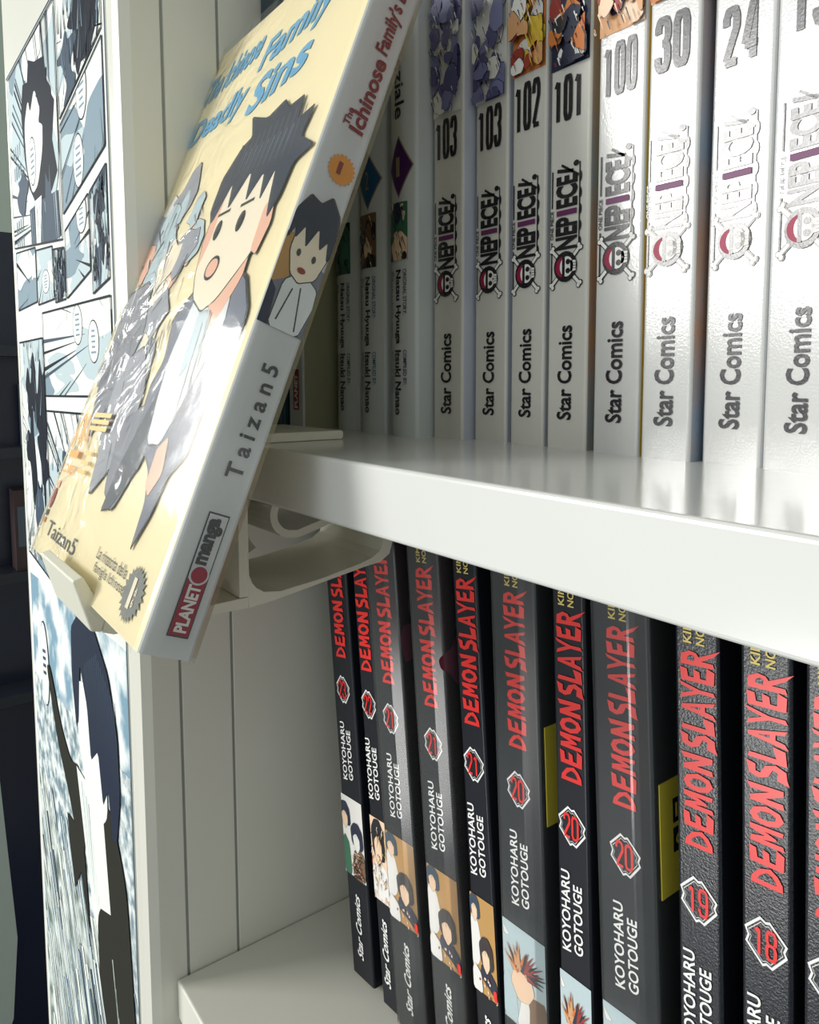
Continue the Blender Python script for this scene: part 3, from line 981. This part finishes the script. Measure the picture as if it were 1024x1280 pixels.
for i, (num, label, x, y, T, lean, wrap, pk) in enumerate(BLACK_VOLS):
    sm = DARKG if wrap == 2 else DARK
    rm = PURC if (wrap == 1 and num == '21') else DARK
    t = book_base('manga_volume', label, V(x, y, -12.54), T, sm, rm, DARK, (0, -lean, 0), 'black volumes on the lower shelf', H=10.15)
    o = (T - .62) / 2
    F = spine_face(T)
    brush_word(F, 'DEMON', .13 + o, .52 + o, 6.74, 7.94, RED, sm)
    brush_word(F, 'SLAYER', .11 + o, .55 + o, 8.0, 9.24, RED, sm)
    F.build('title_lettering', t)
    F = spine_face(T)
    F.text('KIMETSU', .14 + o, .26 + o, 9.3, 9.98, 'ccw', YINK, 0.02)
    F.text('NO YAIBA', .32 + o, .44 + o, 9.3, 9.98, 'ccw', YINK, 0.02)
    F.build('subtitle', t)
    F = spine_face(T)
    pl = lambda k: [(.31 + o + a * k, 6.07 + c * k * 1.12) for a, c in PLQ]
    F.poly(pl(1.0), WINK, 1)
    F.poly(pl(.88), sm, 2)
    F.poly(pl(.80), WINK, 2.5)
    F.poly(pl(.77), sm, 3)
    bd = F.build('volume_badge', t)
    F = spine_face(T)
    F.digits(num, .155 + o, .465 + o, 5.89, 6.25, RED, 5, .27)
    F.build('number', bd)
    F = spine_face(T)
    F.text('KOYOHARU', .08 + o, .25 + o, 4.14, 5.36, 'ccw', WINK, 0.02, shear=-.02)
    F.text('GOTOUGE', .31 + o, .48 + o, 4.18, 5.22, 'ccw', WINK, 0.02, shear=-.02)
    F.build('author_name', t)
    F = spine_face(T)
    busts(F, T, 2.12, 3.78, pk, 40 + ord(pk))
    F.build('spine_picture', t)
    F = spine_face(T)
    F.text('Star Comics', .18 + o, .40 + o, .44, 1.76, 'ccw', WINK, 0.02, shear=.06)
    F.build('publisher_name', t)
    if wrap == 1:
        # shrink film: a thin sleeve over the whole book with softened corners
        b = MB()
        g = .03          # the film stands off the spine and slopes back to the right edge
        out = [(-g, BW + g), (-g, .10), (-g + .015, .03), (0, -.015), (.02, -.03), (.66 * T, -.085), (.70 * T, -.088), (.74 * T, -.083),
               (T - .01, -.015), (T + g - .012, .005), (T + g, .05), (T + g, BW + g)]
        n = len(out)
        vs = [(a, c, -.0) for a, c in out] + [(a, c, 10.18) for a, c in out]
        b.add(vs, [(k, k + 1, n + k + 1, n + k) for k in range(n - 1)], FILM)
        b.add([(a, c, 10.18) for a, c in out], [tuple(range(n))], FILM)
        w = b.build('plastic_wrap', t)
    if wrap == 1 and num == '20':
        b = MB()
        b.box(T + .032, T + .045, .08, 1.5, 5.65, 7.2, STK)
        st = b.build('sticker', t)
        F = Face(lambda a, z, L: (T + .046 + EPS * L, a, z))
        F.poly([(.35, 6.6), (1.4, 6.6), (1.4, 6.93), (.35, 6.93)], INK, 1)
        F.poly([(.35, 6.2), (1.4, 6.2), (1.4, 6.53), (.35, 6.53)], INK, 1)
        F.text('IN', .4, .75, 6.67, 6.86, 'u', STK, .01, 2)
        F.text('CL', .4, .8, 6.27, 6.46, 'u', STK, .01, 2)
        F.build('sticker_print', st)
    if wrap == 1 and num == '21':
        rng = random.Random(i)
        PLUM = mat('print_plum', (122, 48, 74), 0.4, 0.4)
        for k in range(9):
            F = Face(lambda a, z, L: (T + .006 + EPS * L, a, z))
            tri_poly(F, blob(rng, .35 + .25 * k, (7.6, 8.3, 8.9, 1.2, 1.9, 2.4)[k % 6], .34, .36), RED if k == 5 else PLUM, 1 + .3 * k)
            F.build('cover_print', t)

# ------------------------------------------------------------------ display stand hooked on the upper shelf
st = thing('book_stand', 'white plastic display stand hooked over the shelf edge under the leaning book', 'stand', V(-12, 4.83, -1.0))
XN, XF = -10.85 + 12, -13.0 + 12
OY, OZ = 4.83, -1.0


def yz(L):
    return [(a - OY, c - OZ) for a, c in L]


def arc(cy, cz, r, a0, a1, n=10):
    return [(cy + r * math.cos(math.radians(a0 + (a1 - a0) * k / n)), cz + r * math.sin(math.radians(a0 + (a1 - a0) * k / n))) for k in range(n + 1)]


def band(line, th):
    """outer and inner lines of a band of thickness th to the left of the line"""
    o, i = [], []
    for k, p in enumerate(line):
        a, c = line[max(k - 1, 0)], line[min(k + 1, len(line) - 1)]
        dx, dz = c[0] - a[0], c[1] - a[1]
        l = math.hypot(dx, dz) or 1e-6
        o.append((p[0] - dz / l * th / 2, p[1] + dx / l * th / 2))
        i.append((p[0] + dz / l * th / 2, p[1] - dx / l * th / 2))
    return o, i


b = MB()
b.extr(yz([(4.82, -.995), (6.5, -.995), (6.54, -.97), (6.54, -.88), (6.5, -.85), (4.82, -.85)]), 'x', XF, XN, STAND)
b.build('hook_plate', st, bevel=0.015)
b = MB()
# web in front of the shelf edge
b.extr(yz([(4.65, -3.38), (4.81, -3.38), (4.81, -.85), (4.65, -.85)]), 'x', XF + .01, XN - .01, STAND)
b.build('front_web', st)
b = MB()
# bottom bar with a rounded return under the shelf and a spring arm
hole = [(4.80, -2.7), (4.80, -2.8), (4.81, -3.06), (4.86, -3.18), (4.92, -3.26), (5.05, -3.35), (5.33, -3.39), (6.06, -3.31), (6.84, -3.17), (7.10, -3.10), (7.26, -3.0), (7.33, -2.83), (7.28, -2.64), (7.1, -2.52), (6.9, -2.49)]
outl = [(4.79, -2.7), (4.79, -2.8), (4.79, -3.2), (4.79, -3.4), (4.80, -3.56), (5.05, -3.54), (5.33, -3.50), (6.06, -3.38), (6.92, -3.24), (7.26, -3.20), (7.46, -3.08), (7.53, -2.86), (7.45, -2.56), (7.2, -2.38), (6.9, -2.34)]
b.ribbon(yz(hole), yz(outl), 'x', XF, XN, STAND)
b.build('shelf_clip', st, smooth=False)
b = MB()
line = [(6.9, -2.42), (6.5, -2.44), (6.2, -2.52), (5.9, -2.60)] + arc(5.80, -2.25, .34, 270, 130, 9)
o_, i_ = band(line, .13)
b.ribbon(yz(o_), yz(i_), 'x', XF + .02, XN - .45, STAND)
b.build('spring_arm', st)
b = MB()
o_, i_ = band([(4.83, -2.05), (5.55, -3.2)], .5)
b.ribbon(yz(o_), yz(i_), 'x', XF + .02, XF + .3, STAND)
b.build('brace', st)
b = MB()
b.extr(yz([(2.63, -3.5), (2.78, -3.56), (4.79, -3.56), (4.79, -3.39), (3.30, -3.44), (3.06, -3.44), (2.70, -3.26)]), 'x', XF + .005, XN - .005, STAND)
b.extr(yz([(3.22, -3.43), (3.34, -3.43), (4.66, .05), (4.66, .3), (4.56, .2)]), 'x', XF + .015, XN - .015, STAND)
b.build('cradle', st)
b = MB()
b.extr(yz([(2.27, -2.72), (2.41, -2.68), (2.70, -3.27), (2.63, -3.5), (2.48, -3.46)]), 'x', XF, XN, STAND)
b.build('lip', st, bevel=0.03)

# ------------------------------------------------------------------ display book leaning on the stand
CREAM = mat('cover_cream', (248, 234, 192), 0.34, 0.5)
GSP = mat('spine_silver', (206, 209, 210), 0.28, 0.5)
TH, TW, THK = BH, 6.75, .66
db = thing('manga_volume', 'cream bagged book leaning face out on the plastic stand in front of the shelf', 'book', V(-8.6, 2.45, -3.09), (math.radians(-21.6), 0, math.radians(-1.0)))
# cover: C-shaped shell around the page block, spine on the right facing +x
b = MB()
th = .03
r = .07
out = [(-TW, 0)] + [(-r - .5, 0), (-r, 0)] + [(-r + r * math.sin(math.radians(a)), r - r * math.cos(math.radians(a))) for a in (20, 45, 70, 90)] + \
      [(0, THK / 2), (0, THK - .05), (-.015, THK - .015), (-.05, THK), (-TW, THK)]
inn = [(-TW, th)] + [(-r - .5, th), (-r, th)] + [(-th - .01, th + .01 + .01 * k) for k in range(4)] + \
      [(-th, THK / 2), (-th, THK - .08), (-th - .02, THK - th - .01), (-.08, THK - th), (-TW, THK - th)]
b.ribbon(out, inn, 'z', 0, TH, CREAM)
iS = b.idx(GSP)
for k in range(3, len(out) - 2):
    b.mi[4 * k] = iS
b.build('cover', db)
b = MB(); b.box(-TW + .08, -.06, .04, THK - .04, .04, TH - .04, PAPER)
b.build('page_block', db)


def cface(win=True):
    F = Face(lambda u, v, L: (-u, -.006 - EPS * L, v))
    if win:
        F.win = [(0.02, 0.02), (TW - .02, 0.02), (TW - .02, TH - .02), (0.02, TH - .02)]
    return F


def sface():
    return Face(lambda w, v, L: (.006 + EPS * L, w, v))


SKYB = mat('ink_sky_blue', (104, 172, 212), 0.35, 0.4)
GRYJ = mat('print_jacket', (118, 122, 136), 0.4, 0.4)
GRYD = mat('print_jacket_dark', (84, 88, 98), 0.4, 0.4)
HAIR = mat('print_hair', (50, 56, 72), 0.4, 0.4)
SHIRT = mat('print_shirt', (226, 230, 230), 0.4, 0.4)
FACEC = mat('print_face', (244, 232, 208), 0.4, 0.4)
PEACH = mat('print_peach', (236, 188, 162), 0.4, 0.4)
ORAN = mat('ink_orange', (226, 152, 60), 0.4, 0.4)
BROWNR = mat('ink_maroon', (134, 52, 56), 0.4, 0.4)
GRYB = mat('badge_grey', (128, 130, 126), 0.4, 0.4)

# cover title: slanted blue lettering in three lines
F = cface(False)


def title(s, u_left, u_right, v_l, v_r, h, bold):
    vs, fs = glyphs(s, bold)
    P = []
    for a, c in vs:
        a2 = a + (c - .5) * .06
        u = u_left + (u_right - u_left) * a2
        P.append((u, v_l + (v_r - v_l) * a + c * h))
    F.mb.add([F.fn(u, v, 2) for u, v in P], fs, SKYB)


title('The Ichinose', 6.5, 3.95, 9.05, 9.3, .62, .03)
title('Family\u2019s', 3.7, .75, 8.68, 8.98, .8, .03)
title('Deadly', 6.45, 3.85, 7.98, 8.1, .72, .03)
title('Sins', 3.5, 1.5, 7.92, 8.16, .72, .03)
F.build('cover_title', db)

# cover picture: plain generic figures built from flat colour shapes
F = cface()


def shp(L, mt, layer, line=True):
    if line:
        cx = sum(p[0] for p in L) / len(L); cz = sum(p[1] for p in L) / len(L)
        F.poly(soft([(cx + (a - cx) * 1.03 + 0, cz + (c - cz) * 1.03) for a, c in L], 1, .1), INK, layer - .3)
    F.poly(soft(L, 1, .1), mt, layer)


rng = random.Random(3)
CRG = mat('print_crowd_grey', (158, 160, 168), 0.4, 0.4)
CRD = mat('print_crowd_slate', (128, 130, 140), 0.4, 0.4)
# crowd of pale and grey shapes behind
for k in range(26):
    u, v = rng.uniform(3.6, 6.5), rng.uniform(3.2, 7.3)
    if v > 6.2 and u < 4.2:
        continue
    shp(blob(rng, u, v, rng.uniform(.25, .6), rng.uniform(.3, .6), 10, .35), rng.choice((GREY1, PALE, PEACH, GREY1, CRG, FACEC, CRG)), 2 + k * .12)
shp([(6.6, 5.0), (5.4, 5.2), (4.6, 4.2), (5.0, 3.0), (5.6, 2.2), (6.2, 3.0), (6.5, 3.9)], CRD, 5.6)
shp([(5.2, 3.6), (4.2, 3.9), (3.4, 3.2), (3.2, 2.2), (4.3, 1.3), (4.6, 2.0), (5.1, 2.6)], CRG, 5.9)
shp([(4.0, 2.6), (3.0, 2.9), (2.2, 2.2), (2.8, 1.25), (3.5, 1.5)], CRD, 6.1)
for k in range(60):
    u, v = rng.uniform(3.3, 6.4), rng.uniform(2.0, 6.6)
    F.line((u, v), (u + rng.uniform(-.5, .5), v - rng.uniform(.2, .8)), .05, rng.choice((PALE, CRG, CRD, PALE, GRYD)), 6.2 + k * .004, .01)
# main figure: coat with hanging sleeve, shirt, neck, face, hair
shp([(3.2, 4.3), (2.4, 4.9), (1.6, 4.85), (.8, 4.75), (.3, 4.2), (.3, 3.4), (.6, 2.9), (.62, 2.3), (1.0, 2.0), (1.1, 1.5), (1.4, .95), (1.5, 1.6), (1.8, 2.0), (2.2, 2.2), (2.3, 1.9), (2.9, 2.3), (3.1, 3.2), (2.9, 3.6)], GRYJ, 6.5)
shp([(2.3, 2.1), (2.6, 1.6), (2.9, 1.3), (3.3, 1.2), (3.2, 1.9), (2.9, 2.6), (2.6, 3.2)], GRYD, 6.6)
shp([(2.5, 4.6), (2.0, 4.85), (1.15, 4.75), (.95, 4.1), (1.3, 3.2), (1.75, 2.35), (2.3, 2.35), (2.55, 3.0), (2.7, 3.7)], SHIRT, 6.9)
shp([(2.3, 4.7), (1.9, 4.95), (.95, 5.2), (.9, 4.75), (1.4, 4.0), (1.7, 4.35)], PEACH, 7.2)
shp([(2.1, 4.3), (1.75, 4.35), (1.5, 3.9), (1.95, 3.3)], GREY1, 7.3)
shp([(3.1, 6.3), (2.4, 6.9), (1.1, 6.6), (.78, 5.7), (.9, 5.1), (1.6, 4.5), (2.05, 4.35), (2.6, 4.6), (2.9, 5.0), (3.12, 5.6)], FACEC, 7.5)
shp([(3.1, 6.3), (2.85, 6.5), (2.8, 5.6), (2.95, 5.1), (3.12, 5.6)], PEACH, 7.55)
shp([(1.0, 5.8), (.75, 5.95), (.58, 5.5), (.72, 5.05), (.95, 5.15)], PEACH, 7.6)
shp([(3.3, 6.2), (3.3, 6.75), (2.9, 7.2), (2.6, 7.3), (2.95, 7.75), (2.2, 7.5), (1.7, 7.65), (1.45, 7.45), (1.0, 7.5), (.95, 7.1), (.5, 7.2), (.62, 6.75), (.1, 6.5), (.55, 6.35), (.62, 5.9), (.8, 5.6), (.95, 5.95), (1.1, 6.4), (1.3, 5.95), (1.5, 6.45), (1.85, 6.05), (2.05, 6.6), (2.5, 6.05), (2.7, 6.55), (3.05, 5.9)], HAIR, 8)
for k in range(11):
    F.line((2.9 - .2 * k, 7.25 + .01 * k), (3.0 - .22 * k, 6.5), .04, GRYD, 8.3, .01)
for k in range(9):
    F.line((2.6 - .2 * k, 7.05), (2.66 - .2 * k, 6.6), .02, GREY2, 8.35, .005)
# plain dot eyes and a small mouth
for u in (2.62, 1.75):
    F.disc(u, 5.72, .13, .17, INK, 8.3)
    F.line((u - .25, 6.02), (u + .22, 6.0), .05, INK, 8.4)
F.disc(2.25, 5.05, .26, .2, INK, 8.3)
F.disc(2.25, 5.05, .21, .15, PEACH, 8.5)
# hands and folds
shp([(1.75, 2.3), (1.45, 2.5), (1.2, 2.0), (1.45, 1.65), (1.7, 1.8)], PEACH, 8.2)
for k in range(7):
    a = rng.uniform(1.3, 2.5)
    F.line((a, rng.uniform(3, 4.4)), (a - .2, rng.uniform(2.5, 3.2)), .03, INK, 8.4, .01)
F.win = None
F.build('cover_picture', db)

F = cface(False)
F.text('Taizan5', 3.95, 6.15, .36, .62, 'm', GRYD, .0)
F.text('La rinascita della', 1.25, 2.75, .58, .75, 'm', GRYD, 0)
F.text('famiglia Ichinose', 1.15, 2.68, .36, .54, 'm', GRYD, 0)
F.build('cover_lettering', db)
F = cface(False)
F.burst(.78, .5, .42, .36, 22, GRYB, 3, .78)
F.text('1', .74, .86, .32, .70, 'm', FACEC, .02, 5)
F.text('di', .62, .70, .50, .60, 'm', FACEC, .02, 5)
F.text('6', .62, .70, .36, .47, 'm', FACEC, .02, 5)
F.build('cover_badge', db)
F = cface(False)
F.disc(6.55, .98, .11, .2, MAROON, 3)
F.line((6.62, 1.25), (6.42, 1.25), .13, PEACH, 3)
F.line((6.66, .70), (6.5, .70), .11, NAVY, 3)
F.line((6.66, .56), (6.5, .56), .09, ORAN, 3)
F.build('publisher_box', db)

# spine lettering
F = sface()
for s, v0, v1, w0, w1 in (('The', 6.92, 7.16, .20, .30), ('Ichinose', 6.9, 7.98, .30, .52), ('Family\u2019s', 8.06, 8.78, .28, .54), ('Deadly', 8.86, 9.46, .28, .54), ('Sins', 9.54, 9.98, .30, .52)):
    F.text(s, w0, w1, v0, v1, 'ccw', BROWNR, .03)
F.build('spine_title', db)
F = sface()
F.burst(.40, 6.35, .21, .21, 20, ORAN, 2, .82)
F.poly([(.335, 6.27), (.395, 6.27), (.395, 6.44), (.335, 6.44)], BROWNR, 4)
F.build('volume_badge', db)
F = sface()
F.win = [(.0, 4.1), (THK - .02, 4.1), (THK - .02, 6.0), (.0, 6.0)]


def shs(L, mt, layer):
    cx = sum(p[0] for p in L) / len(L); cz = sum(p[1] for p in L) / len(L)
    F.poly(soft([(cx + (a - cx) * 1.05, cz + (c - cz) * 1.05) for a, c in L], 1, .1), INK, layer - .3)
    F.poly(soft(L, 1, .1), mt, layer)


F.poly([(.0, 4.1), (.66, 4.1), (.66, 5.0), (.0, 5.3)], GRYJ, 1)
F.poly([(.0, 4.62), (.2, 4.75), (.2, 5.3), (.0, 5.3)], TAN, 1.3)
F.poly([(.0, 4.1), (.14, 4.1), (.1, 4.55), (.0, 4.65)], NAVY, 1.6)
shs([(.14, 4.1), (.56, 4.1), (.64, 4.5), (.62, 4.75), (.36, 4.9), (.16, 4.7)], SHIRT, 2.6)
F.line((.22, 4.2), (.3, 4.65), .02, INK, 3)
F.line((.5, 4.15), (.4, 4.7), .02, INK, 3)
shs([(.1, 5.1), (.2, 4.82), (.34, 4.74), (.54, 4.86), (.62, 5.2), (.6, 5.5), (.12, 5.55)], FACEC, 3.2)
shs([(.02, 5.2), (.02, 5.6), (.14, 5.85), (.3, 5.8), (.42, 5.95), (.6, 5.75), (.65, 5.3), (.6, 5.15), (.54, 5.4), (.46, 5.25), (.38, 5.5), (.28, 5.2), (.2, 5.45), (.12, 5.25), (.08, 5.4)], HAIR, 3.8)
for w in (.22, .44):
    F.disc(w, 5.1, .03, .05, INK, 4.2)
F.disc(.33, 4.9, .06, .04, RUST, 4.2)
F.win = None
F.build('spine_picture', db)
F = sface()
F.text('T a i z a n 5', .27, .49, 2.2, 3.66, 'ccw', INK, .02)
F.build('author_name', db)
F = sface()
F.poly([(.245, .25), (.515, .25), (.515, 1.75), (.245, 1.75)], INK, 1)
F.poly([(.26, .27), (.5, .27), (.5, 1.73), (.26, 1.73)], GSP, 2)
F.poly([(.26, .27), (.5, .27), (.5, .94), (.26, .94)], MAROON, 3)
F.disc(.38, 1.0, .125, .125, GSP, 4)
F.disc(.38, 1.0, .10, .10, MAROON, 5)
F.text('PLANET', .30, .46, .31, .88, 'ccw', PALE, .04, 5)
F.text('manga', .28, .48, 1.12, 1.69, 'ccw', INK, .05, 5)
F.build('publisher_box', db)

# clear bag around the book with its orange recycling print
b = MB()
g = .05
prof = [(-TW - .12, .33), (-TW - .08, .06), (-TW + .05, -g), (-.06, -g), (-.0, -g + .02), (.03, .0), (g, .08), (g, THK - .06), (-.02, THK + g), (-TW, THK + g), (-TW - .1, .55)]
n = len(prof)
vs = [(a, c, -.03) for a, c in prof] + [(a, c, TH + .12) for a, c in prof]
b.add(vs, [(k, (k + 1) % n, n + (k + 1) % n, n + k) for k in range(n)], BAG)
bag = b.build('plastic_bag', db)
F = Face(lambda u, v, L: (-u, -.085 - EPS * L, v))
OR2 = mat('bag_orange', (232, 148, 48), 0.4, 0.4)
OR3 = mat('bag_amber', (228, 184, 104), 0.4, 0.4)
for p, q in (((6.32, 1.98), (6.12, 2.62)), ((6.02, 2.62), (5.62, 2.02)), ((5.6, 1.86), (6.22, 1.86))):
    F.line(p, q, .13, OR2, 2)
F.text('4', 5.86, 6.02, 2.05, 2.3, 'm', OR2, 0)
F.text('LDPE', 5.55, 6.3, 1.50, 1.66, 'm', OR2, .02)
for v in (2.62, 2.5, 2.38):
    F.line((5.5, v), (4.4, v + .02), .08, OR3, 2)
for v in (1.95, 1.78, 1.62):
    F.line((5.2, v), (4.75, v), .07, OR3, 2)
F.build('bag_print', bag)

# ------------------------------------------------------------------ dim shop interior beyond the bookcase
NAVYG = mat('cabinet_navy', (26, 30, 52), 0.25, 0.5, var=(2.5, (38, 44, 62), 0.2))
DKB = mat('cabinet_dark', (34, 38, 50), 0.3, 0.5)
cb = thing('display_cabinet', 'dark navy display cabinet standing in the dim shop beyond the bookcase', 'cabinet', V(-70, 12, -64.2))
b = MB(); b.box(-6, 0, -14, 26, 0, 76, NAVYG); b.build('body', cb)
for z in (38, 48, 58, 66):
    b = MB(); b.box(0, 3.0, -13, 24, z, z + .8, DKB); b.build('shelf', cb)
PALEG = mat('pale_grey_paint', (168, 178, 172), 0.5, 0.3)
b = MB()
b.extr([(-9, 0), (3.5, 0), (3.6, 8), (2.6, 12), (3.2, 16), (3.9, 18), (4.4, 24), (3.7, 38), (3.2, 58), (2.6, 60.5), (-9, 61)], 'x', 0, 1.2, PALEG)
tag(b.build('standee', loc=V(-60, 3.3, -64.2)), 'pale rounded cardboard standee at the left photo edge in front of the dark cabinet', 'standee')
GB = mat('box_slate', (84, 94, 108), 0.5, 0.3)
GB2 = mat('box_brown', (70, 56, 58), 0.5, 0.3)
for k, (y, z, h, m_, lab) in enumerate(((11.0, -17.6, 6.5, GB2, 'small brown box on the middle shelf of the dark cabinet'), (12.0, -7.4, 5, GB, 'small slate box on the upper shelf of the dark cabinet'))):
    b = MB(); b.box(0, 2.2, -.9, .9, 0, h, m_)
    b.box(2.2, 2.25, -.7, .7, h * .3, h * .8, PALEG if k else GB)
    zz = (-64.2 + (48.8 if k == 0 else 58.8))
    tag(b.build('box', loc=V(-69.6, y, zz + .02)), lab, 'box')
